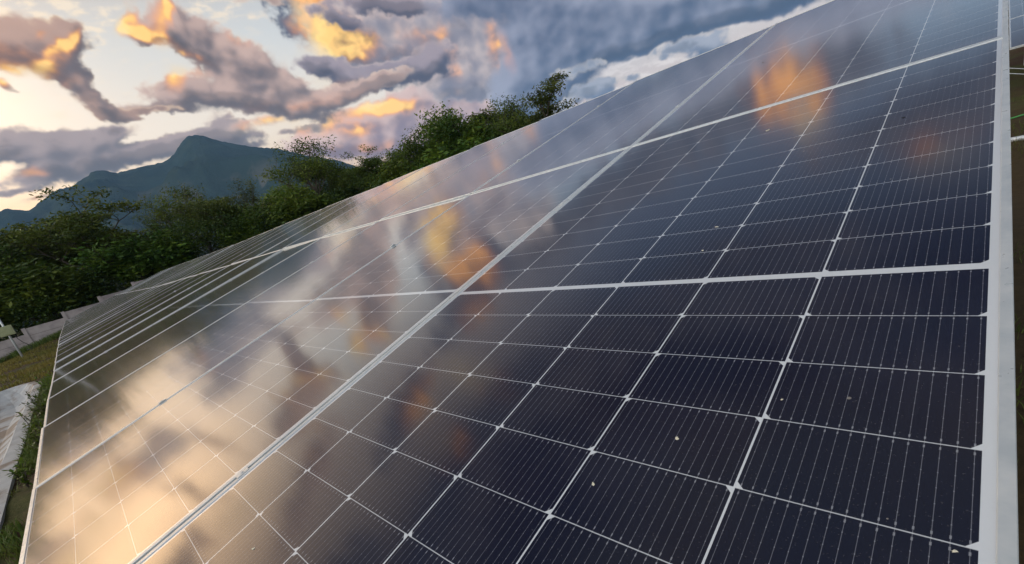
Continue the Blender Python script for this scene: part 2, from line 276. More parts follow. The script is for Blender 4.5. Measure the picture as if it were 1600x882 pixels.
def mat_glass():
    """solar laminate: six columns of half cells under glass, sixteen wires a cell, white backsheet between"""
    m, q, b = new_mat("solar_laminate")
    P = obj_coord(q); x, y, _ = q.sep(P)
    CW, RH, CG = 0.1840, 0.1063, 0.007
    u = q.m('DIVIDE', q.m('ADD', x, 0.552), CW); fu = q.m('FRACT', u); cu = q.m('FLOOR', u)
    du = q.m('MULTIPLY', q.m('MINIMUM', fu, q.m('SUBTRACT', 1.0, fu)), CW)
    ya = q.m('SUBTRACT', q.m('ABSOLUTE', y), CG)
    v = q.m('DIVIDE', ya, RH); fv0 = q.m('FRACT', v)
    dv = q.m('MULTIPLY', q.m('MINIMUM', fv0, q.m('SUBTRACT', 1.0, fv0)), RH)
    sgn = q.m('SIGN', y)
    # distance to the upper line (in y) for both halves
    up = q.m('MULTIPLY', sgn, q.m('SUBTRACT', fv0, 0.5))          # -.5 at lower side, +.5 at upper side
    par = q.m('SUBTRACT', q.m('MULTIPLY', q.m('MODULO', cu, 2.0), 2.0), 1.0)   # odd columns +1
    dsel = q.m('MULTIPLY', q.m('ADD', 0.5, q.m('MULTIPLY', up, par)), RH)      # odd column: distance to lower side
    colline = q.m('SUBTRACT', 1.0, q.rng(du, 0.0010, 0.0013))
    rowline = q.m('MULTIPLY', q.m('SUBTRACT', 1.0, q.rng(dv, 0.0005, 0.0008)), 0.75)
    cham = q.m('SUBTRACT', 1.0, q.rng(q.m('ADD', du, dsel), 0.0088, 0.0096))
    centre = q.m('SUBTRACT', 1.0, q.rng(ya, 0.0, 0.0004))
    outx = q.rng(q.m('ABSOLUTE', x), 0.5512, 0.5515)
    outy = q.rng(q.m('ABSOLUTE', y), 1.1755, 1.1758)
    white = colline
    for w in (rowline, cham, centre, outx, outy): white = q.m('MAXIMUM', white, w)
    # wires
    ub = q.m('MULTIPLY', u, 16.0); fb = q.m('SUBTRACT', q.m('FRACT', ub), 0.5)
    db = q.m('MULTIPLY', q.m('ABSOLUTE', fb), CW/16)
    wire = q.m('SUBTRACT', 1.0, q.rng(db, 0.00020, 0.00036))
    pd = q.m('MULTIPLY', q.m('ABSOLUTE', q.m('SUBTRACT', q.m('FRACT', q.m('ADD', q.m('MULTIPLY', v, 6.0), 0.5)), 0.5)), RH/6)
    pad = q.m('SUBTRACT', 1.0, q.rng(q.m('MAXIMUM', q.m('MULTIPLY', db, 1.2), q.m('MULTIPLY', pd, 0.9)), 0.00042, 0.0007))
    ed = q.m('ABSOLUTE', q.m('SUBTRACT', dv, 0.0055))
    epad = q.m('SUBTRACT', 1.0, q.rng(q.m('MAXIMUM', q.m('MULTIPLY', db, 1.0), q.m('MULTIPLY', ed, 0.45)), 0.0006, 0.0009))
    # fingers seen only as a slight dark shimmer between wires
    cellid = q.comb(cu, q.m('FLOOR', q.m('MULTIPLY', v, sgn)), 0.0)
    wn = q.node('ShaderNodeTexWhiteNoise', noise_dimensions='3D')
    rnd = q.node('ShaderNodeObjectInfo').outputs['Random']
    q.put(wn.inputs[0], q.v('ADD', cellid, q.comb(rnd, rnd, rnd)))
    cell = q.mix(wn.outputs[0], (0.0045, 0.0056, 0.017), (0.0078, 0.0070, 0.020))
    cell = q.mix(q.rng(q.noise(P, 3.0, 2.0), .35, .7), cell, (0.0048, 0.0072, 0.021))
    cell = q.mix(q.rng(q.noise(P, 1.7, 2.0), .5, .7, 0, .7), cell, (0.011, 0.0066, 0.013))
    c = q.mix(q.m('MULTIPLY', wire, 0.85), cell, (0.15, 0.155, 0.18))
    c = q.mix(q.m('MAXIMUM', q.m('MULTIPLY', pad, .6), q.m('MULTIPLY', epad, .8)), c, (0.26, 0.27, 0.30))
    c = q.mix(white, c, (0.62, 0.65, 0.68))
    # dust film, specks and faint smears
    W = geo_pos(q)
    film = q.m('MULTIPLY', q.rng(q.noise(W, 2.2, 5.0, 0.65), .3, .75), 0.010)
    film = q.m('ADD', film, q.m('MULTIPLY', q.rng(q.noise(W, 420.0, 1.0), .66, .80), 0.10))
    sp = q.node('ShaderNodeTexVoronoi', feature='F1'); q.put(sp.inputs['Vector'], W); sp.inputs['Scale'].default_value = 13.0
    spr = q.sep(sp.outputs['Color'])[0]
    speck = q.m('MULTIPLY', q.m('LESS_THAN', sp.outputs['Distance'], q.m('MULTIPLY', spr, 0.030)), q.m('GREATER_THAN', spr, 0.55))
    film = q.m('ADD', film, q.m('MULTIPLY', speck, 0.45))
    # faint dried water marks: rings, and runs down the slope; grime gathers along the lower lip
    vr = q.node('ShaderNodeTexVoronoi', feature='F1'); q.put(vr.inputs['Vector'], q.v('ADD', W, q.v('SCALE', q.noise(W, 9.0, 2.0, col=True), scale=.03))); vr.inputs['Scale'].default_value = 7.0
    rd = q.m('ABSOLUTE', q.m('SUBTRACT', vr.outputs['Distance'], q.m('MULTIPLY', q.sep(vr.outputs['Color'])[1], .22)))
    ring = q.m('MULTIPLY', q.m('SUBTRACT', 1.0, q.rng(rd, 0.0, .018)), q.rng(q.noise(W, 3.0, 3.0), .52, .70))
    run = q.rng(q.noise(q.v('MULTIPLY', P, (22, 1.4, 1)), 1.0, 4.0, .6), .56, .74)
    low = q.rng(y, -1.178, -1.10, 1.0, 0.0, smooth=True)
    film = q.m('ADD', film, q.m('ADD', q.m('MULTIPLY', ring, .022), q.m('ADD', q.m('MULTIPLY', run, .012), q.m('MULTIPLY', low, .12))))
    c = q.mix(film, c, (0.42, 0.38, 0.33))
    q.put(b.inputs['Base Color'], c)
    q.put(b.inputs['Roughness'], q.rng(q.noise(W, 5.0, 4.0), .3, .7, .105, .15))
    b.inputs['IOR'].default_value = 1.45
    b.inputs['Coat Weight'].default_value = 1.0; b.inputs['Coat IOR'].default_value = 1.48; b.inputs['Specular Tint'].default_value = (1.0, 0.90, 0.78, 1); b.inputs['Coat Roughness'].default_value = 0.085
    b.inputs['Sheen Weight'].default_value = 0.07; b.inputs['Sheen Roughness'].default_value = 0.35
    b.inputs['Sheen Tint'].default_value = (0.90, 0.74, 0.58, 1)
    return m

def mat_simple(name, c1, c2, scale, rough=0.6, metal=0.0, bump=0.0, detail=4.0, c3=None, scale3=1.0, world=True, spec=0.5):
    m, q, b = new_mat(name)
    P = geo_pos(q) if world else obj_coord(q)
    c = q.mix(q.rng(q.noise(P, scale, detail, 0.62), .32, .68), c1, c2)
    if c3: c = q.mix(q.rng(q.noise(P, scale3, 4.0, 0.6), .46, .62, smooth=True), c, c3)
    q.put(b.inputs['Base Color'], c)
    q.put(b.inputs['Roughness'], q.rng(q.noise(P, scale*2.3, 3.0), .3, .7, max(.05, rough-.08), min(1, rough+.08)))
    b.inputs['Metallic'].default_value = metal; b.inputs['Specular IOR Level'].default_value = spec
    if bump:
        bp = q.node('ShaderNodeBump'); bp.inputs['Strength'].default_value = bump; bp.inputs['Distance'].default_value = 0.02
        q.put(bp.inputs['Height'], q.noise(P, scale*3, 5.0, 0.65)); q.l.new(bp.outputs[0], b.inputs['Normal'])
    return m

def mat_leaf(name, ca, cb, cc_):
    m, q, b = new_mat(name)
    g = q.node('ShaderNodeNewGeometry')
    r = g.outputs['Random Per Island']
    oi = q.node('ShaderNodeObjectInfo').outputs['Random']
    P = g.outputs['Position']
    c = q.mix(r, ca, cb)
    c = q.mix(q.rng(q.noise(P, 0.35, 3.0), .42, .66), c, cc_)
    hs = q.node('ShaderNodeHueSaturation'); q.put(hs.inputs['Color'], c)
    q.put(hs.inputs['Value'], q.rng(oi, 0, 1, .75, 1.3)); q.put(hs.inputs['Hue'], q.rng(oi, 0, 1, .485, .515))
    q.put(b.inputs['Base Color'], hs.outputs[0]); b.inputs['Roughness'].default_value = 0.55
    b.inputs['Specular IOR Level'].default_value = 0.25
    tr = q.node('ShaderNodeBsdfTranslucent'); q.l.new(hs.outputs[0], tr.inputs[0])
    mx = q.node('ShaderNodeMixShader'); mx.inputs[0].default_value = 0.28
    q.l.new(b.outputs[0], mx.inputs[1]); q.l.new(tr.outputs[0], mx.inputs[2])
    q.l.new(mx.outputs[0], m.node_tree.nodes['Material Output'].inputs[0])
    return m

M = {}
M['glass'] = mat_glass()
M['alu'] = mat_simple("anodised_aluminium", (0.52, 0.56, 0.58), (0.66, 0.68, 0.68), 24.0, 0.34, 0.30, 0.02, spec=0.5)
M['steel'] = mat_simple("galvanised_steel", (0.42, 0.44, 0.46), (0.55, 0.56, 0.58), 14.0, 0.45, 0.7, 0.05)
M['dark'] = mat_simple("black_rubber", (0.012, 0.012, 0.014), (0.03, 0.03, 0.03), 20.0, 0.6)
M['wall'] = mat_simple("precast_concrete", (0.36, 0.31, 0.31), (0.46, 0.41, 0.40), 2.4, 0.9, 0, 0.35, c3=(0.27, 0.24, 0.24), scale3=.7)
M['conc'] = mat_simple("weathered_concrete", (0.32, 0.325, 0.33), (0.44, 0.44, 0.44), 3.1, 0.85, 0, 0.4, c3=(0.20, 0.155, 0.12), scale3=1.3)
M['bark'] = mat_simple("tree_bark", (0.05, 0.04, 0.03), (0.12, 0.10, 0.08), 9.0, 0.9, 0, 0.5)
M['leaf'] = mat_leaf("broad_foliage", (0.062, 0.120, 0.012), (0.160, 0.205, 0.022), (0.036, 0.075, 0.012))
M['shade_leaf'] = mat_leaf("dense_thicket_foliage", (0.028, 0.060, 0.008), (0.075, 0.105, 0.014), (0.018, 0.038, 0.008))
M['leaf2'] = mat_leaf("feathery_foliage", (0.065, 0.100, 0.014), (0.150, 0.170, 0.026), (0.045, 0.072, 0.014))
M['grass'] = mat_leaf("grass_blades", (0.055, 0.100, 0.018), (0.120, 0.150, 0.030), (0.095, 0.085, 0.030))
M['drygrass'] = mat_leaf("dry_grass_blades", (0.150, 0.135, 0.025), (0.240, 0.190, 0.050), (0.100, 0.125, 0.020))
M['box'] = mat_simple("painted_box", (0.30, 0.33, 0.17), (0.38, 0.40, 0.23), 6.0, 0.5)
M['green'] = mat_simple("green_cable", (0.05, 0.25, 0.06), (0.07, 0.30, 0.08), 6.0, 0.5)
M['drop'] = mat_simple("bird_dropping", (0.62, 0.58, 0.48), (0.75, 0.70, 0.52), 120.0, 0.9)
M['dryleaf'] = mat_simple("dry_leaf", (0.30, 0.12, 0.04), (0.42, 0.20, 0.07), 30.0, 0.7)

def mat_ground():
    m, q, b = new_mat("soil_and_grass")
    P = geo_pos(q); x, y, z = q.sep(P)
    n1 = q.noise(P, 0.7, 6.0, 0.65); n2 = q.noise(P, 9.0, 6.0, 0.7); n3 = q.noise(P, 60.0, 3.0, 0.6)
    soil = q.mix(n2, (0.022, 0.012, 0.007), (0.080, 0.042, 0.022))
    grs = q.mix(n2, (0.022, 0.030, 0.008), (0.085, 0.085, 0.020))
    c = q.mix(q.rng(n1, .46, .60, smooth=True), soil, grs)
    c = q.mix(q.rng(n3, .58, .72), c, (0.16, 0.11, 0.06))
    c = q.mix(q.m('MULTIPLY', q.rng(x, .2, .8), q.rng(y, 12.5, 11.0)), c, q.mix(0.25, soil, grs))
    far = q.rng(q.v('LENGTH', P), 60, 200)
    c = q.mix(far, c, q.mix(q.noise(P, .01, 5.0), (0.030, 0.050, 0.018), (0.070, 0.075, 0.035)))
    q.put(b.inputs['Base Color'], c); b.inputs['Roughness'].default_value = 0.95; b.inputs['Specular IOR Level'].default_value = 0.2
    bp = q.node('ShaderNodeBump'); bp.inputs['Strength'].default_value = 0.8; bp.inputs['Distance'].default_value = 0.03
    q.put(bp.inputs['Height'], n2); q.l.new(bp.outputs[0], b.inputs['Normal'])
    return m
M['ground'] = mat_ground()

def mat_mountain():
    m, q, b = new_mat("forested_mountain")
    P = geo_pos(q); z = q.sep(P)[2]
    n = q.noise(P, 0.012, 9.0, 0.72); n2 = q.noise(P, 0.0022, 4.0, 0.6)
    c = q.mix(q.rng(n, .38, .62), (0.003, 0.009, 0.007), (0.042, 0.055, 0.030))
    c = q.mix(q.rng(n2, .4, .6), c, (0.022, 0.040, 0.030))
    low = q.m('SUBTRACT', 1.0, q.rng(z, 260, 420))
    patch = q.m('MULTIPLY', q.rng(q.noise(P, 0.0048, 6.0, 0.62, dist=.4), .53, .60, smooth=True), low)
    c = q.mix(q.m('MULTIPLY', patch, 0.45), c, (0.20, 0.16, 0.13))
    q.put(b.inputs['Base Color'], c); b.inputs['Roughness'].default_value = 1.0; b.inputs['Specular IOR Level'].default_value = 0.0
    bp = q.node('ShaderNodeBump'); bp.inputs['Strength'].default_value = 1.0; bp.inputs['Distance'].default_value = 14.0
    q.put(bp.inputs['Height'], n); q.l.new(bp.outputs[0], b.inputs['Normal'])
    return m
M['mount'] = mat_mountain()

# ------------------------------------------------------------------ object helpers
def mesh_obj(name, verts, faces, mat, parent=None, smooth=False):
    me = bpy.data.meshes.new(name); me.from_pydata([tuple(map(float, p)) for p in verts], [], faces); me.validate(); me.update()
    if smooth: me.polygons.foreach_set('use_smooth', [True]*len(me.polygons))
    if mat: me.materials.append(mat)
    o = bpy.data.objects.new(name, me); col.objects.link(o)
    if parent: o.parent = parent
    return o
def quad_mesh(name, V, mat, nq):
    """V: (nq*4,3) array of separate quads"""
    me = bpy.data.meshes.new(name)
    me.vertices.add(nq*4); me.vertices.foreach_set('co', V.astype(np.float32).ravel())
    me.loops.add(nq*4); me.loops.foreach_set('vertex_index', np.arange(nq*4, dtype=np.int32))
    me.polygons.add(nq); me.polygons.foreach_set('loop_start', np.arange(0, nq*4, 4, dtype=np.int32))
    me.update(calc_edges=True); me.materials.append(mat)
    return me
def empty(name, label=None, cat=None, group=None, loc=(0, 0, 0)):
    o = bpy.data.objects.new(name, None); col.objects.link(o); o.location = loc; o.empty_display_size = .2
    tag(o, label, cat, group); return o
def tag(o, label=None, cat=None, group=None, kind=None):
    if label: o['label'] = label
    if cat: o['category'] = cat
    if group: o['group'] = group
    if kind: o['kind'] = kind
    return o
class MB:
    def __init__(s): s.v = []; s.f = []
    def box(s, lo, hi, mtx=None):
        b = len(s.v)
        for x in (lo[0], hi[0]):
            for y in (lo[1], hi[1]):
                for z in (lo[2], hi[2]):
                    p = Vector((x, y, z)); s.v.append(mtx @ p if mtx else p)
        for f in ((0, 1, 3, 2), (4, 6, 7, 5), (0, 4, 5, 1), (2, 3, 7, 6), (0, 2, 6, 4), (1, 5, 7, 3)):
            s.f.append(tuple(b+i for i in f))
    def tube(s, pts, r, n=8, cap=True):
        pts = [Vector(p) for p in pts]; rr = r if isinstance(r, (list, tuple)) else [r]*len(pts)
        b = len(s.v); prev = None
        for i, p in enumerate(pts):
            t = (pts[min(i+1, len(pts)-1)]-pts[max(i-1, 0)]).normalized()
            a = prev if prev else (Vector((0, 0, 1)) if abs(t.z) < .9 else Vector((1, 0, 0)))
            e1 = (a - t*a.dot(t)).normalized(); e2 = t.cross(e1); prev = e1
            for k in range(n):
                an = 2*math.pi*k/n; s.v.append(p + (e1*math.cos(an)+e2*math.sin(an))*rr[i])
        for i in range(len(pts)-1):
            for k in range(n):
                s.f.append((b+i*n+k, b+i*n+(k+1) % n, b+(i+1)*n+(k+1) % n, b+(i+1)*n+k))
        if cap:
            s.f.append(tuple(b+k for k in reversed(range(n)))); s.f.append(tuple(b+(len(pts)-1)*n+k for k in range(n)))
    def build(s, name, mat, parent=None, smooth=False):
        return mesh_obj(name, s.v, s.f, mat, parent, smooth)

def vnoise(x, y, sc, seed):
    """smooth value noise for terrain"""
    x = np.asarray(x, float)/sc; y = np.asarray(y, float)/sc
    xi = np.floor(x); yi = np.floor(y); fx = x-xi; fy = y-yi
    fx = fx*fx*(3-2*fx); fy = fy*fy*(3-2*fy)
    def h(a, b): 
        t = np.sin(a*127.1+b*311.7+seed*74.7)*43758.5453; return t-np.floor(t)
    return (h(xi, yi)*(1-fx)+h(xi+1, yi)*fx)*(1-fy)+(h(xi, yi+1)*(1-fx)+h(xi+1, yi+1)*fx)*fy

# ------------------------------------------------------------------ ground, drain, mountain
GZ = -1.288
def sstep(a, b, x): t = np.clip((np.asarray(x, float)-a)/(b-a), 0, 1); return t*t*(3-2*t)
def ground_h(x, y):
    x = np.asarray(x, float); y = np.asarray(y, float)
    h = np.full(np.broadcast(x, y).shape, GZ)
    h = h + 0.115*np.clip(y-7, 0, 45)*sstep(-26, -8, x)
    h = h + (0.05*(vnoise(x, y, 1.3, 1)-.5)+0.03*(vnoise(x, y, .35, 2)-.5))
    h = h + 0.165*np.clip(y+4.5, -1, 14)*sstep(-34, -39, x) - .22*sstep(-32, -38, x)
    h = h - 0.04*np.clip(-y-3.6, 0, 60)
    return h
def in_drain(x, y):
    return sstep(-17.6, -17.0, x)*(1-sstep(3.7, 4.3, x))*sstep(-4.62, -4.42, y)*(1-sstep(-2.20, -2.05, y))
xs = np.concatenate([-np.geomspace(3600, 45, 26), np.linspace(-44, -19, 70), np.linspace(-18.9, 6, 150), np.linspace(6.5, 44, 40), np.geomspace(46, 3600, 22)])
ys = np.concatenate([-np.geomspace(3600, 22, 22), np.linspace(-20, -5, 26), np.linspace(-4.8, -1.0, 46), np.linspace(-.8, 20, 80), np.geomspace(22, 3600, 28)])
X, Y = np.meshgrid(xs, ys, indexing='ij')
Z = ground_h(X, Y) - 0.75*in_drain(X, Y)
nx, ny = len(xs), len(ys)
gv = np.stack([X, Y, Z], -1).reshape(-1, 3)
idx = np.arange(nx*ny).reshape(nx, ny)
gf = np.stack([idx[:-1, :-1], idx[1:, :-1], idx[1:, 1:], idx[:-1, 1:]], -1).reshape(-1, 4)
g = mesh_obj('ground', gv, gf.tolist(), M['ground'], smooth=True); tag(g, kind='structure')

# storm drain: concrete-lined ditch that ends in a rounded headwall
dm = MB()
prof = [(-1.89, -.12), (-1.89, .035), (-2.06, .035), (-2.34, -.30), (-2.60, -.44), (-3.55, -.46), (-4.05, -.32), (-4.40, .035), (-4.60, .035), (-4.60, -.10)]
st = [4.0] + list(np.linspace(3, -15.9, 50)) + [-16.5, -17.0, -17.3, -17.45]
rows = []
for i, xx in enumerate(st):
    t = max(0.0, (-xx-15.9)/1.55); k = math.sqrt(max(0, 1-t*t)) if t > 0 else 1.0
    r_ = []
    for (yy, zz) in prof:
        yc = -3.24; y2 = yc + (yy-yc)*(0.55+0.45*k); z2 = zz if zz > -.12 else zz + (0.035-zz)*(t**2.2)
        r_.append((xx, y2, float(ground_h(xx, y2))*0.15 + GZ*0.85 + z2 + .01*math.sin(xx*1.7)))
    rows.append(r_)
vv = [p for r_ in rows for p in r_]; n_ = len(prof)
ff = [(i*n_+j, i*n_+j+1, (i+1)*n_+j+1, (i+1)*n_+j) for i in range(len(rows)-1) for j in range(n_-1)]
ff.append(tuple((len(rows)-1)*n_+j for j in range(n_))); ff.append(tuple(reversed(range(n_))))
dr = mesh_obj('drainage_channel', vv, ff, M['conc'])
tag(dr, 'pale grey concrete drainage channel with rounded end running beside the solar panels', 'drain')

RIDGE = [(-92.6, 8.6), (-91.2, 9.0), (-90.2, 9.1), (-89.7, 9.3), (-88.6, 8.8), (-87.3, 9.5), (-85.9, 10.2), (-85.2, 10.1), (-83.1, 11.1), (-82.3, 11.1), (-81.6, 10.7), (-78.9, 10.9), (-77.5, 11.0), (-76.5, 11.5), (-75.5, 12.4), (-74.7, 12.8), (-73.9, 12.8), (-73.0, 12.4), (-72.0, 11.8), (-70.5, 11.2), (-69.3, 10.8), (-67.4, 10.3), (-64.7, 9.0), (-61.8, 7.9), (-60.0, 6.7), (-56.1, 5.2), (-50.2, 4.3), (-42.6, 3.9), (-35.1, 3.6)]
def build_mountain():
    az = np.linspace(-125, 20, 620); ra = np.array([r[0] for r in RIDGE]); re = np.array([r[1] for r in RIDGE])
    ra = np.concatenate([[-125, -110, -100], ra, [-20, 0, 20]]); re = np.concatenate([[4.0, 6.0, 7.8], re, [3.2, 2.8, 2.4]])
    el = np.interp(az, ra, re)
    jag = 0.10*(vnoise(az*40, az*0, 7.0, 3)-.5)+0.07*(vnoise(az*40, az*0, 2.2, 9)-.5)
    RD = 3000.0
    H = RD*np.tan(np.radians(el+jag)) + CAMP.z
    rr = np.concatenate([np.linspace(900, 1500, 8), np.linspace(1520, 3000, 110), np.linspace(3040, 3500, 8)])
    A, Rr = np.meshgrid(np.radians(az), rr, indexing='ij')
    Xm = CAMP.x + np.sin(A)*Rr; Ym = CAMP.y + np.cos(A)*Rr
    t = np.clip((Rr-1150)/(RD-1150), 0, 1)
    base = t**1.35
    rdg = lambda sc, sd: 1-2*np.abs(vnoise(Xm+40*vnoise(Xm, Ym, 90, 3), Ym, sc, sd)-.5)
    spur = (rdg(520, 5)-.6)*230 + (rdg(210, 6)-.6)*110 + (rdg(80, 7)-.6)*34
    w = np.sin(np.pi*np.clip(t, 0, 1))**1.0
    Zm = H[:, None]*base + spur*w*0.85
    lim = (H[:, None]-CAMP.z)/RD*Rr*0.985 + CAMP.z - 4   # slopes stay under the skyline
    Zm = np.where(Rr < RD, np.minimum(Zm, lim), Zm)
    back = np.clip((Rr-RD)/500, 0, 1); Zm = np.where(Rr > RD, H[:, None]*(1-back**1.1*0.9), Zm)
    Zm = np.where(Rr < 1160, -20, Zm)
    n1, n2 = Zm.shape; ix = np.arange(n1*n2).reshape(n1, n2)
    f = np.stack([ix[:-1, :-1], ix[1:, :-1], ix[1:, 1:], ix[:-1, 1:]], -1).reshape(-1, 4)
    o = mesh_obj('mountain', np.stack([Xm, Ym, Zm], -1).reshape(-1, 3), f.tolist(), M['mount'], smooth=True)
    tag(o, kind='structure')
build_mountain()

# ------------------------------------------------------------------ solar panels
TH = R(14.0)
U0 = Vector((0, math.cos(TH), math.sin(TH))); X0 = Vector((1, 0, 0)); N0 = X0.cross(U0)
MW, ML, PX, PY = 1.144, 2.382, 1.154, 2.394
def ring_mesh():
    """extruded frame: outer face, top lip, inner step; mitred at corners"""
    bm = bmesh.new()
    hw, hl, lip = MW/2, ML/2, 0.0118
    loops = [(0.0, -0.033), (0.0, 0.0008), (0.0007, 0.0018), (lip-0.0007, 0.0018), (lip, 0.0008), (lip, -0.004)]
    low = [(0.030, -0.033), (0.030, -0.0315), (0.0018, -0.0315)]
    L = []
    for ins, z in low[::-1][:0] + loops:
        L.append([bm.verts.new((sx*(hw-ins), sy*(hl-ins), z)) for sx, sy in ((-1, -1), (1, -1), (1, 1), (-1, 1))])
    for a, b in zip(L[:-1], L[1:]):
        for k in range(4): bm.faces.new((a[k], a[(k+1) % 4], b[(k+1) % 4], b[k]))
    # bottom flange
    F = [bm.verts.new((sx*(hw-0.030), sy*(hl-0.030), -0.033)) for sx, sy in ((-1, -1), (1, -1), (1, 1), (-1, 1))]
    for k in range(4): bm.faces.new((F[k], F[(k+1) % 4], L[0][(k+1) % 4], L[0][k]))
    me = bpy.data.meshes.new('frame'); bm.to_mesh(me); bm.free(); me.materials.append(M['alu']); return me
def slab_mesh():
    mb = MB(); hw, hl = MW/2-0.0112, ML/2-0.0112
    mb.box((-hw, -hl, -0.0055), (hw, hl, 0.0))
    me = bpy.data.meshes.new('glass'); me.from_pydata([tuple(p) for p in mb.v], [], mb.f); me.update(); me.materials.append(M['glass']); return me
FR, GL = ring_mesh(), slab_mesh()
proto = empty('solar_panel')
for nm, me in (('frame', FR), ('glass', GL)):
    o = bpy.data.objects.new(nm, me); col.objects.link(o); o.parent = proto
used = [False]
def place_panel(origin, xa, ua, lx, ly, tx, ty, label, group):
    """tx, ty: mounting error in degrees about the row axis and the slope axis"""
    na = xa.cross(ua)
    B = Matrix((xa, ua, na)).transposed()
    rot = B.to_4x4() @ Euler((R(tx), R(ty), 0)).to_matrix().to_4x4()
    if not used[0]: o = proto; used[0] = True
    else:
        o = proto.copy(); col.objects.link(o)
        for ch in proto.children:
            c = ch.copy(); col.objects.link(c); c.parent = o
    o.matrix_world = Matrix.Translation(origin + xa*lx + ua*ly) @ rot
    tag(o, label, 'solar panel', group)
    return o
ORD = ['first', 'second', 'third', 'fourth', 'fifth', 'sixth', 'seventh', 'eighth', 'ninth', 'tenth', 'eleventh', 'twelfth', 'thirteenth', 'fourteenth']
TILT = {(0, 0): (0, 0), (0, 1): (.1, .1), (1, 0): (-.15, -.1), (1, 1): (.1, .15), (2, 0): (-.28, .55), (2, 1): (-.1, .3), (3, 0): (-.28, .4), (3, 1): (-.1, .4), (4, 0): (-.2, -.4), (4, 1): (-.2, .4)}
for k in range(14):
    for r in (0, 1):
        tx, ty = TILT.get((k, r), (random.uniform(-.22, .12), random.uniform(-.3, .35)))
        dy = (0.0 if k == 0 else 0.022) + PY*r
        row = ('lower', 'upper')[r]
        if k == 0: lb = f'dark blue solar panel with clear cell grid ending the {row} row by the bare soil'
        elif k == 1: lb = f'solar panel with orange sky reflections, second from the soil end of the {row} row'
        else: lb = f'grey reflecting solar panel, {ORD[k]} from the soil end of the {row} row'
        place_panel(Vector((0, 0, -.003*(k > 0))), X0, U0, 0.552-k*PX, dy, tx, ty, lb, 'solar panels on the near rack')
# second rack: the row carries on with a slight bend uphill
S0 = Vector((0.552+0.577-14*PX-0.03, 0, 0))
X2 = Vector((16.15, -0.235, -0.19)).normalized(); U2 = U0.copy(); U2 = (U2 - X2*U2.dot(X2)).normalized()
for k in range(14):
    for r in (0, 1):
        place_panel(S0, X2, U2, -0.577-k*PX, 0.022+PY*r, random.uniform(-.12, .12), random.uniform(-.3, .3),
                    f'distant grey solar panel, {ORD[k]} past the dark seam in the {("lower","upper")[r]} row', 'solar panels on the bent rack past the seam')
# racks on the rising ground behind
def far_rack(org, n, names):
    for k in range(n):
        for r in (0, 1):
            place_panel(org, X0, U0, .577+k*PX, 1.2+PY*r, random.uniform(-.12, .12), random.uniform(-.3, .3),
                        f'blue solar panel {("low","high")[r]} on the {names}, {ORD[k]} from its open end', 'solar panels on the ' + names)
R3 = Vector((1.31, 13.0, 0.30)); R4 = Vector((1.2, 24.0, 1.55))
far_rack(R3, 4, 'rack behind the near row'); far_rack(R4, 4, 'highest rack')

def build_rack(name_label, org, xa, ua, x0, x1, y0, rows_len, step=3.46, gl=None):
    root = empty('mounting_rack', name_label, 'mounting rack')
    na = xa.cross(ua); B = Matrix((xa, ua, na)).transposed().to_4x4(); T = Matrix.Translation(org) @ B
    for fy in (.22, .44, .60, .84):
        yy = y0 + rows_len*fy
        mb = MB(); mb.box((x0, yy-.021, -.085), (x1, yy+.021, -.036), T); mb.build('rail', M['steel'], root)
    n = max(2, int((x1-x0)/step)+1)
    for i in range(n):
        xx = x0+.35+(x1-x0-.7)*i/(n-1)
        mb = MB(); mb.box((xx-.03, y0+.35, -.17), (xx+.03, y0+rows_len-.5, -.087), T); mb.build('rafter', M['steel'], root)
        for fy in (.20, .80):
            p = T @ Vector((xx, y0+rows_len*fy, -.15)); gz = float(ground_h(p.x, p.y))-.3
            mb = MB(); mb.box((p.x-.04, p.y-.04, gz), (p.x+.04, p.y+.04, p.z)); mb.build('post', M['steel'], root)
    return root
build_rack('galvanised steel rack carrying the near row of solar panels', Vector((0, 0, 0)), X0, U0, -15.0, 1.10, -1.19, 4.78)
build_rack('steel rack under the bent row of panels past the seam', S0, X2, U2, -16.1, -.02, -1.19, 4.78)
build_rack('steel rack on the slope directly behind the near row', R3, X0, U0, 0, 4.6, 0, 4.78)
build_rack('steel rack highest up the slope', R4, X0, U0, 0, 4.6, 0, 4.78)

# clamps that bridge the joints of the near panels
cm = MB()
cm.box((-.0095, -.014, .0021), (.0095, .014, .0031)); cm.box((-.0042, -.014, -.034), (.0042, .014, .0020)); cm.tube([(0, 0, .0030), (0, 0, .0046)], .0036, 6)
cme = None
for k in range(1, 9):
    for yy in (-.72, .55, 1.75, 2.9):
        if yy == .55 and k == 1: yy = .62
        if cme is None: c = cm.build('panel_clamp', M['alu']); cme = c
        else: c = cme.copy(); col.objects.link(c)
        xj = 0.552+PX/2-k*PX
        c.matrix_world = Matrix.Translation(X0*xj+U0*yy+N0*.0) @ Matrix((X0, U0, N0)).transposed().to_4x4()
        wh = {-.72: 'lowest', .55: 'second lowest', .62: 'second lowest', 1.75: 'second highest', 2.9: 'highest'}[yy]
        tag(c, f'small metal clamp on the {ORD[k-1]} panel joint from the soil end, {wh}', 'clamp', 'clamps between the panels')

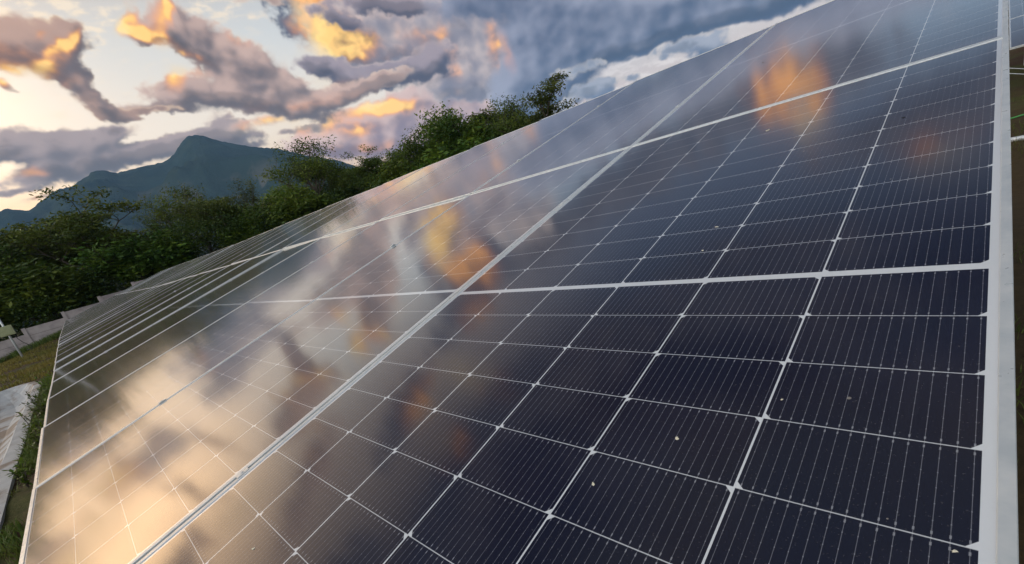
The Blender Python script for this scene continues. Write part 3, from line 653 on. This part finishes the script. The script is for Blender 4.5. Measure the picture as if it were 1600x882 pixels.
# droppings and bits of debris on the two nearest panels: (x, y, size, kind)
def splat(name, x, y, s, mat, label, cat, grp, asp=1.6, z=.0006):
    n = 14; v = []
    a0 = random.uniform(0, 6.28)
    for h in (0.0, 1.0):
        for i in range(n):
            a = 2*math.pi*i/n; rr = s*(.45+.75*random.random())*(1-.35*h)
            px, py = rr*asp*math.cos(a), rr*math.sin(a)
            v.append(X0*(x+px*math.cos(a0)-py*math.sin(a0)) + U0*(y+px*math.sin(a0)+py*math.cos(a0)) + N0*(z+h*s*.08))
    f = [(i, (i+1) % n, n+(i+1) % n, n+i) for i in range(n)] + [tuple(range(n, 2*n))]
    o = mesh_obj(name, v, f, mat, smooth=True); tag(o, label, cat, grp); return o
SPLATS = [(0.8364, -0.383, 0.0022, 'd'), (0.7665, -0.4806, 0.0018, 'w'), (0.6158, 0.8863, 0.006, 'w'), (0.6802, 0.2287, 0.0026, 'w'), (1.0898, -0.439, 0.0015, 'd'), (0.9324, -0.2914, 0.0014, 'd'),
          (0.6873, 0.1214, 0.0022, 'd'), (0.2657, -0.7905, 0.0026, 'w'), (0.9548, 0.6974, 0.0035, 'b'), (-0.9731, 0.7297, 0.0035, 'b'), (-1.7203, -0.5928, 0.004, 'b'), (0.2689, 2.1493, 0.006, 'b')]
SL = ['yellowish dropping mid panel, in the column next to the edge column', 'round pale dropping low on the nearest panel', 'white elongated dropping high on the nearest panel', 'small pale fleck above the centre line of the nearest panel',
      'yellow speck low beside the outer frame', 'tiny tan speck in the edge column of cells', 'small tan fleck just above the centre line', 'pale fleck lowest on the nearest panel',
      'dark crumb in the edge column high on the nearest panel', 'dark speck on the second panel over the orange reflection', 'dark speck on the third panel from the near end', 'dark speck on the upper near panel beside its orange glow']
for (x, y, s, k), lb in zip(SPLATS, SL):
    if k == 'b': splat('dirt_speck', x, y, s, M['dark'], lb, 'dirt', 'specks of dirt on the panels', 1.2, .004 if x < 0 else .0006)
    else: splat('bird_dropping', x, y, s, M['drop'], lb, 'dropping', 'droppings on the nearest panel', 1.5 if k == 'd' else 1.7)


# ------------------------------------------------------------------ boundary wall, lamp pole
def build_wall():
    root = empty('boundary_wall', 'pinkish grey precast concrete boundary wall stepping up past the end of the panels', 'wall', loc=(-40, 0, 0))
    P0, PW, ST = -2.84, 2.02, 0.335
    for i in range(-14, 14):
        ya, yb = P0+PW*i, P0+PW*(i+1)
        top = 0.03 + ST*min(i, 3)
        if i < -3: top = .03-ST*3
        top = top if i >= -3 else .03-ST*3
        base = float(ground_h(-40, (ya+yb)/2))-.35
        hh = 0.47; z = top
        mb = MB(); j = 0
        while z > base and j < 6:
            mb.box((-40.03, ya+.06, z-hh+.012), (-39.97+.004*(j % 2), yb-.06, z)); z -= hh; j += 1
        o = mb.build('wall_panel', M['wall'], root)
        mb = MB(); mb.box((-40.09, ya-.09, base), (-39.91, ya+.09, top+.05)); mb.build('wall_post', M['wall'], root)
    for o in list(root.children):
        o.location = (40, 0, 0)
build_wall()

def build_pole():
    x, y = -35.4, -3.22; gz = float(ground_h(x, y))
    root = empty('electrical_pole', 'thin grey metal pole with a pale green box in front of the concrete wall', 'pole', loc=(x, y, gz))
    mb = MB(); mb.tube([(0, 0, -.3), (0, 0, 1.3), (0, 0, 5.2)], [.05, .05, .045], 12); mb.build('pole', M['alu'], root, True)
    mb = MB(); mb.box((-.02, -.30, 1.34), (.26, .30, 1.86)); bx = mb.build('meter_box', M['box'], root)
    mod = bx.modifiers.new('b', 'BEVEL'); mod.width = .02; mod.segments = 2
    mb = MB(); mb.box((.262, -.22, 1.40), (.274, .22, 1.80)); mb.build('door', M['box'], bx)
    mb = MB(); mb.tube([(.16, .20, 1.34), (.2, .24, 1.05), (.22, .34, .80), (.2, .55, .52), (.15, .52, .35), (.05, .30, .36)], .018, 6); mb.build('cable', M['dark'], root, True)
build_pole()

# ------------------------------------------------------------------ behind the near row, where the ground shows past its end
pz = float(ground_h(2, 9.5))
mb = MB(); mb.tube([(-1.2, 9.5, -.975), (5.5, 9.44, -.93)], .036, 10)
pr = mb.build('steel_pipe', M['alu'], None, True); tag(pr, 'pale metal pipe lying level above the grass behind the near panels', 'pipe')
mb = MB()
for px_ in (-1, 1.0, 3.2, 5.2): mb.box((px_-.04, 9.44, pz-.3), (px_+.04, 9.53, -1.0))
mb.build('support', M['steel'], pr)
mb = MB(); pts = [(-.6+.28*i, 11.3+.25*math.sin(i*.7), float(ground_h(-.6+.28*i, 11.3+.25*math.sin(i*.7)))+.02+.05*abs(math.sin(i*.45))) for i in range(20)]
mb.tube(pts, .012, 6); tag(mb.build('garden_cable', M['green'], None, True), 'thin green cable snaking over the grass behind the near panels', 'cable')
for (yy, lab) in ((12.5, 'pale cable hanging in a loop under the rack on the slope'), (12.1, 'grey cable sagging lowest beneath the rack on the slope')):
    mb = MB(); pts = [(1.0+.25*i, yy, (.10 if yy > 12.3 else .02)-.42*math.sin(min(1, i/12)*math.pi)) for i in range(14)]
    mb.tube(pts, .008, 6); tag(mb.build('hanging_cable', M['steel'], None, True), lab, 'cable')

# ------------------------------------------------------------------ grass and weeds
def blades(name, pts, hmin, hmax, w, lean=.5, label=None, mat='grass', per=1):
    P = np.repeat(np.asarray(pts), per, 0); n = len(P)
    a = rng.uniform(0, 2*np.pi, n); h = rng.uniform(hmin, hmax, n); ww = w*rng.uniform(.6, 1.3, n)
    ld = rng.uniform(0, 2*np.pi, n); ll = h*lean*rng.uniform(.2, 1, n)
    sx, sy = np.cos(a)*ww/2, np.sin(a)*ww/2
    base = P + np.stack([rng.normal(0, .02, n), rng.normal(0, .02, n), np.full(n, -.02)], -1)
    mid = base + np.stack([np.cos(ld)*ll*.35, np.sin(ld)*ll*.35, h*.6], -1)
    tip = base + np.stack([np.cos(ld)*ll, np.sin(ld)*ll, h], -1)
    s = np.stack([sx, sy, np.zeros(n)], -1)
    q1 = np.stack([base-s, base+s, mid+s*.7, mid-s*.7], 1); q2 = np.stack([mid-s*.7, mid+s*.7, tip+s*.08, tip-s*.08], 1)
    V = np.concatenate([q1, q2], 0).reshape(-1, 3)
    me = quad_mesh(name, V, M[mat], 2*n); o = bpy.data.objects.new(name, me); col.objects.link(o)
    tag(o, label, 'grass', kind='stuff'); return o
def scatter(n, x0, x1, y0, y1, dens=None, sc=1.0, seed=4, skipdrain=True):
    x = rng.uniform(x0, x1, n); y = rng.uniform(y0, y1, n)
    k = vnoise(x, y, sc, seed) > (dens if dens is not None else -1)
    if skipdrain: k &= ~((x > -17.8) & (x < 4.4) & (y > -4.7) & (y < -1.88))
    x, y = x[k], y[k]; return np.stack([x, y, ground_h(x, y)], -1)
p = np.concatenate([scatter(22000, -17, -6.2, -1.88, -1.05, .32, .6), scatter(1500, -17.5, -7.5, -1.92, -1.5, .2, .5, skipdrain=False), scatter(6000, -6.2, -3.0, -1.88, -1.0, .60, .4)])
blades('grass', p, .04, .13, .012, .8, 'green and straw grass along the edge of the drainage channel')
p = scatter(30000, -39.6, -17.7, -8, 1.0, .36, 1.4)
blades('grass', p, .05, .16, .03, .7, mat='drygrass', label='dry and green grass between the drain and the concrete wall')
p = scatter(9000, -39.8, -38.3, -8, 3.0, .2, 1.0)
blades('grass', p, .15, .45, .035, .5, 'taller green grass along the foot of the concrete wall')
p = scatter(14000, 1.0, 4.6, 1.2, 13, .62, .55, skipdrain=False)
blades('grass', p, .03, .13, .008, .8, 'short grass on brown soil behind the near panels')

def weed(name, x, y, h, label):
    """upright leafy weed"""
    root = empty(name, label, 'weed', 'leafy weeds beside the drain', loc=(x, y, float(ground_h(x, y))-.02))
    st_ = MB(); Q = []
    for s in range(int(5+5*random.random())):
        a = random.uniform(0, 6.28); L = h*random.uniform(.55, 1.0); out = random.uniform(.08, .38)*L
        pts = [Vector((math.cos(a)*out*t**1.5, math.sin(a)*out*t**1.5, L*t)) for t in (0, .35, .7, 1)]
        st_.tube(pts, [.005, .004, .003, .002], 5)
        for j in range(int(26*L/.5)):
            t = random.uniform(.2, 1); c = Vector((math.cos(a)*out*t**1.5, math.sin(a)*out*t**1.5, L*t))
            d = Vector((random.gauss(0, 1), random.gauss(0, 1), random.gauss(.3, .5))).normalized(); sd = d.cross(Vector((random.gauss(0, .3), random.gauss(0, .3), 1))).normalized()
            l, w = random.uniform(.03, .065), random.uniform(.010, .02); c = c+d*.03
            Q += [c-d*l*.5, c+sd*w, c+d*l*.7, c-sd*w]
    st_.build('stem', M['bark'], root)
    me = quad_mesh('foliage', np.array([tuple(p) for p in Q]), M['leaf'], len(Q)//4)
    o = bpy.data.objects.new('foliage', me); col.objects.link(o); o.parent = root
WL = ['tall leafy weed nearest the camera between drain and panels', 'bushy weed just past the nearest tall one', 'low spreading weed leaning toward the drain', 'leafy weed midway along the drain', 'slim weed beside the midway one', 'dense weed clump against the panel edge',
      'yellowish weed before the rounded drain end', 'small weed by the rounded drain end', 'last weed before the drain end', 'short weed poking over the concrete rim']
for i, (x, y, h) in enumerate([(-6.6, -1.62, .50), (-7.2, -1.55, .62), (-7.9, -1.70, .50), (-8.7, -1.60, .66), (-9.6, -1.66, .55), (-10.6, -1.55, .62), (-11.4, -1.5, .6), (-12.6, -1.5, .5), (-13.6, -1.5, .5), (-5.6, -1.75, .35)]):
    weed('weed', x, y, h, WL[i])

# fallen leaves and stones on the bare soil next to the near end
lv = [('dry_leaf', 1.35, 1.55, .032, 'orange dry leaf lying on the soil beside the near panel end'), ('dry_leaf', 1.46, 1.9, .024, 'smaller brown leaf above the orange one on the soil'), ('dry_leaf', 1.40, 1.35, .02, 'rusty leaf below the orange one on the soil')]
for nm, x, y, s, lb in lv:
    z = float(ground_h(x, y))+.02
    n = 10; v = []
    for i in range(n):
        t = 2*math.pi*i/n; v.append((x+s*1.3*math.cos(t), y+s*.7*math.sin(t)*(1-.3*math.cos(t)), z+.012*math.cos(2*t)))
    v += [(a, b, c-.003) for a, b, c in v]
    f = [tuple(range(n)), tuple(reversed(range(n, 2*n)))] + [(i, (i+1) % n, n+(i+1) % n, n+i) for i in range(n)]
    tag(mesh_obj(nm, v, f, M['dryleaf']), lb, 'leaf', 'dry leaves on the soil')

# ------------------------------------------------------------------ trees
def leaf_cloud(cents, rad, per, size, flat, seed, droop=0.0):
    r = np.random.default_rng(seed); C = np.repeat(np.asarray(cents), per, 0); n = len(C)
    d = r.normal(0, 1, (n, 3)); d /= np.linalg.norm(d, axis=1)[:, None]; d *= (r.uniform(0, 1, n)**.6)[:, None]
    C = C + d*np.array([rad, rad, rad*flat])
    C[:, 2] -= droop*(d[:, 0]**2+d[:, 1]**2)*rad
    a = r.normal(0, 1, (n, 3)); a[:, 2] *= .45; a /= np.linalg.norm(a, axis=1)[:, None]
    b = np.cross(a, r.normal(0, 1, (n, 3))*np.array([.5, .5, 1.0])+np.array([0, 0, .6])); b /= np.linalg.norm(b, axis=1)[:, None]
    s = size*r.uniform(.55, 1.3, n)[:, None]
    V = np.stack([C-a*s, C-b*s*.42, C+a*s, C+b*s*.42], 1).reshape(-1, 3)
    return V, n
KIND = {  # height, spread, fork height, sub-branches, leaf rad, leaf per tip, leaf size, flat
 'spreading': dict(H=9, fork=.28, up=.55, L=.42, r=.17, rad=.85, per=38, size=.12, flat=.33, dec=.70, nb=(3, 4), depth=4, leaf='leaf2'),
 'dense': dict(H=9, fork=.18, up=.85, L=.36, r=.20, rad=1.0, per=44, size=.135, flat=.7, dec=.72, nb=(3, 4), depth=4, leaf='leaf'),
 'airy': dict(H=9, fork=.25, up=1.1, L=.40, r=.14, rad=.8, per=26, size=.10, flat=.6, dec=.70, nb=(3, 3), depth=4, leaf='leaf2'),
 'umbrella': dict(H=9, fork=.45, up=.50, L=.40, r=.16, rad=1.0, per=60, size=.12, flat=.22, dec=.62, nb=(3, 4), depth=3, leaf='leaf2'),
 'bush': dict(H=5, fork=.06, up=.8, L=.40, r=.12, rad=.75, per=44, size=.12, flat=.8, dec=.70, nb=(4, 5), depth=3, leaf='leaf'),
}
def tree_meshes(kind, seed):
    k = KIND[kind]; rd = random.Random(seed); tb = MB(); tips = []
    H = k['H']
    def grow(p, d, L, r, dep):
        pts = [p]; q = p; dd = d.copy(); n = 4
        for i in range(n):
            dd = (dd + Vector((rd.gauss(0, .13), rd.gauss(0, .13), rd.gauss(.02, .07)))).normalized(); q = q + dd*L/n; pts.append(q)
        rr = [r*(1-.45*i/n) for i in range(n+1)]
        tb.tube(pts, rr, 6 if dep > 1 else 8, cap=False)
        if dep >= k['depth']:
            tips.append(q); tips.append((pts[2]+pts[3])/2); return
        if dep >= k['depth']-1: tips.append(q)
        m = rd.randint(*k['nb'])
        a0 = rd.uniform(0, 6.28)
        for j in range(m):
            a = a0 + 6.28*j/m + rd.gauss(0, .35)
            up = k['up']*rd.uniform(.5, 1.3) if dep < 2 else k['up']*rd.uniform(.1, 1.1)
            h = Vector((math.cos(a), math.sin(a), up)).normalized()
            nd = (h + dd*.55).normalized()
            st = pts[rd.choice([2, 3, 4, 4])] if dep > 0 else pts[rd.choice([3, 4, 4])]
            grow(st, nd, L*k['dec']*rd.uniform(.75, 1.2), r*.52, dep+1)
    base = Vector((0, 0, -.4))
    tr = H*k['fork']
    pts = [base, Vector((rd.gauss(0, .1), rd.gauss(0, .1), tr*.5)), Vector((rd.gauss(0, .25), rd.gauss(0, .25), tr))]
    tb.tube(pts, [k['r']*1.25, k['r'], k['r']*.85], 10)
    m = k['nb'][1]+1; a0 = rd.uniform(0, 6.28)
    for j in range(m):
        a = a0+6.28*j/m; h = Vector((math.cos(a), math.sin(a), k['up']*rd.uniform(.7, 1.5))).normalized()
        grow(pts[-1] if j < 3 else (pts[1]+pts[2])/2, h, H*k['L']*rd.uniform(.75, 1.15)*.62, k['r']*.62, 1)
    grow(pts[-1], Vector((rd.gauss(0, .2), rd.gauss(0, .2), 1)).normalized(), H*k['L']*.7, k['r']*.7, 1)
    T = np.array([tuple(t) for t in tips])
    top = T[:, 2].max(); sc = H/(top+.3)
    V, n = leaf_cloud(T, k['rad'], k['per'], k['size'], k['flat'], seed, .15)
    me1 = bpy.data.meshes.new('trunk'); me1.from_pydata([tuple(v*sc) for v in tb.v], [], tb.f); me1.update(); me1.materials.append(M['bark'])
    me2 = quad_mesh('crown', V*sc, M[k['leaf']], n)
    return me1, me2
VAR = {k: [tree_meshes(k, 10+7*i+len(k)*3) for i in range(2)] for k in KIND}
def place_tree(kind, var, az, dist, top_el, wid, label, name='tree', rz=0, grp='trees beyond the wall'):
    """height follows from how far above the horizon its top stands"""
    x = CAMP.x + math.sin(R(az))*dist; y = CAMP.y + math.cos(R(az))*dist
    gz = float(ground_h(x, y)) if abs(x) < 200 else GZ
    H = CAMP.z + dist*math.tan(R(top_el)) - gz
    s = H/KIND[kind]['H']
    root = empty(name, label, 'bush' if name == 'bush' else 'tree', grp, loc=(x, y, gz))
    root.scale = (s*wid, s*wid, s); root.rotation_euler = (0, 0, rz)
    for nm, me in zip(('trunk', 'crown'), VAR[kind][var]):
        o = bpy.data.objects.new(nm, me); col.objects.link(o); o.parent = root
TREES = [  # kind, variant, azimuth, distance, elevation of the top, width factor, label
 ('dense', 0, -105, 60, 9.5, 1.3, 'leafy tree in the wood past the far end of the wall'),
 ('dense', 0, -98.8, 58, 9.8, 1.2, 'spreading tree beside the pole, deep in the wood'),
 ('dense', 1, -93.5, 56, 6.9, 1.1, 'dark leafy tree standing behind the pole and its green box'),
 ('spreading', 0, -90.2, 60, 7.7, 0.9, 'low spreading tree in front of the foot of the mountain ridge'),
 ('spreading', 1, -86.0, 54, 10.3, 1.2, 'big flat-topped feathery tree whose crown covers the low mountain shoulder'),
 ('dense', 0, -83.8, 62, 7.2, 1.0, 'dark tree filling the gap beside the big flat-topped one'),
 ('airy', 0, -80.2, 55, 8.3, 1.1, 'loose tree with sprays of branches below the mountain slope'),
 ('airy', 1, -77.2, 58, 8.9, 1.0, 'open feathery tree directly below the mountain peak'),
 ('spreading', 0, -75.0, 52, 7.2, 1.0, 'low dark tree under the steep side of the peak'),
 ('airy', 0, -72.6, 60, 8.2, 0.9, 'thin twiggy tree beyond the peak, in front of pale mountain fields'),
 ('bush', 0, -70.4, 54, 6.0, 1.2, 'bright green bush between the thin tree and the tall one'),
 ('dense', 1, -68.8, 64, 6.9, 1.0, 'green tree low against the pale fields of the mountain'),
 ('airy', 1, -65.6, 50, 10.9, 0.95, 'tall open tree rising clear above the ridge line with bare twigs at its top'),
 ('airy', 0, -63.6, 54, 9.6, 0.8, 'slimmer tree with bare branches touching the tall open one'),
 ('dense', 0, -61.4, 56, 7.6, 1.0, 'rounded green tree where the mountain runs out'),
 ('spreading', 1, -59.0, 52, 8.8, 0.95, 'broad arched tree with yellow-green crown just past the mountain'),
 ('dense', 1, -56.4, 56, 7.6, 1.0, 'leafy tree behind the arched yellow-green crown'),
 ('dense', 0, -53.4, 52, 8.1, 1.0, 'mid green tree between the arched crown and the bright bushy tree'),
 ('dense', 1, -50.4, 54, 9.0, 1.0, 'bright bushy tree on the lower side of the tallest dense one'),
 ('dense', 0, -46.9, 50, 10.8, 0.95, 'tallest dense green tree above the upper edge of the panels'),
 ('spreading', 0, -44.3, 55, 9.2, 0.9, 'yellowish tree tucked behind the tallest dense one'),
 ('airy', 1, -42.0, 50, 10.0, 0.85, 'sparse twiggy tree with sky showing through its crown'),
 ('spreading', 1, -39.6, 54, 9.0, 0.9, 'dark tree between the sparse twiggy one and the umbrella crown'),
 ('umbrella', 0, -36.8, 46, 10.6, 0.95, 'dark umbrella-crowned tree last in the wood, above the panel edge'),
 ('bush', 1, -34.5, 60, 6.2, 1.2, 'low bush hidden at the open end of the wood'),
 ('bush', 0, -88.5, 49, 5.6, 1.4, 'wide bush before the wood, below the mountain foot'),
 ('bush', 1, -82.0, 48, 5.4, 1.4, 'wide dark bush behind the stepped concrete wall'),
 ('bush', 0, -74.0, 48, 5.2, 1.4, 'green bush close behind the seam of the panels'),
 ('bush', 1, -67.2, 46, 6.6, 1.2, 'lush green bush below the tall open tree'),
 ('bush', 0, -58.0, 47, 6.6, 1.2, 'bright bush at the foot of the arched tree'),
 ('bush', 1, -49.0, 46, 7.2, 1.2, 'bush at the foot of the bright bushy tree'),
]
for i, (kd, va, az, di, el, wd, lb) in enumerate(TREES):
    place_tree(kd, va, az, di, el, wd, lb, name='bush' if kd == 'bush' else 'tree', rz=i*2.17)


# tangled undergrowth that fills the space below the crowns
def undergrowth():
    r = np.random.default_rng(3); n = 2600
    az = np.radians(r.uniform(-108, -30, n)); dist = r.uniform(46, 66, n)
    x = CAMP.x+np.sin(az)*dist; y = CAMP.y+np.cos(az)*dist
    gz = ground_h(x, y); hmax = (2.4+2.6*vnoise(x, y, 5, 8))*(1.0+0.15*sstep(-60, -45, np.degrees(az)))
    z = gz + hmax*r.uniform(0, 1, n)**.8
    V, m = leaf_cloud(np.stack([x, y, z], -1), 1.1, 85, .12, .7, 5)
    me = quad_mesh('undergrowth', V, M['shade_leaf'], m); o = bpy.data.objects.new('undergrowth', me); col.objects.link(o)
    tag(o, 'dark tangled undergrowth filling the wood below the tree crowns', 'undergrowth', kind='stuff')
undergrowth()

# ------------------------------------------------------------------ air
def haze():
    mb = MB(); mb.box((-3900, -3900, -60), (3900, 3900, 730))
    m = bpy.data.materials.new("haze"); m.use_nodes = True; t = m.node_tree
    t.nodes.remove(t.nodes['Principled BSDF'])
    v = t.nodes.new('ShaderNodeVolumePrincipled'); v.inputs['Density'].default_value = HAZE
    v.inputs['Color'].default_value = (0.34, 0.62, 1.0, 1); v.inputs['Anisotropy'].default_value = 0.0
    t.links.new(v.outputs[0], t.nodes['Material Output'].inputs['Volume'])
    o = mb.build('haze', m); tag(o, 'thin blue evening haze over the valley', 'haze', kind='stuff')
haze()
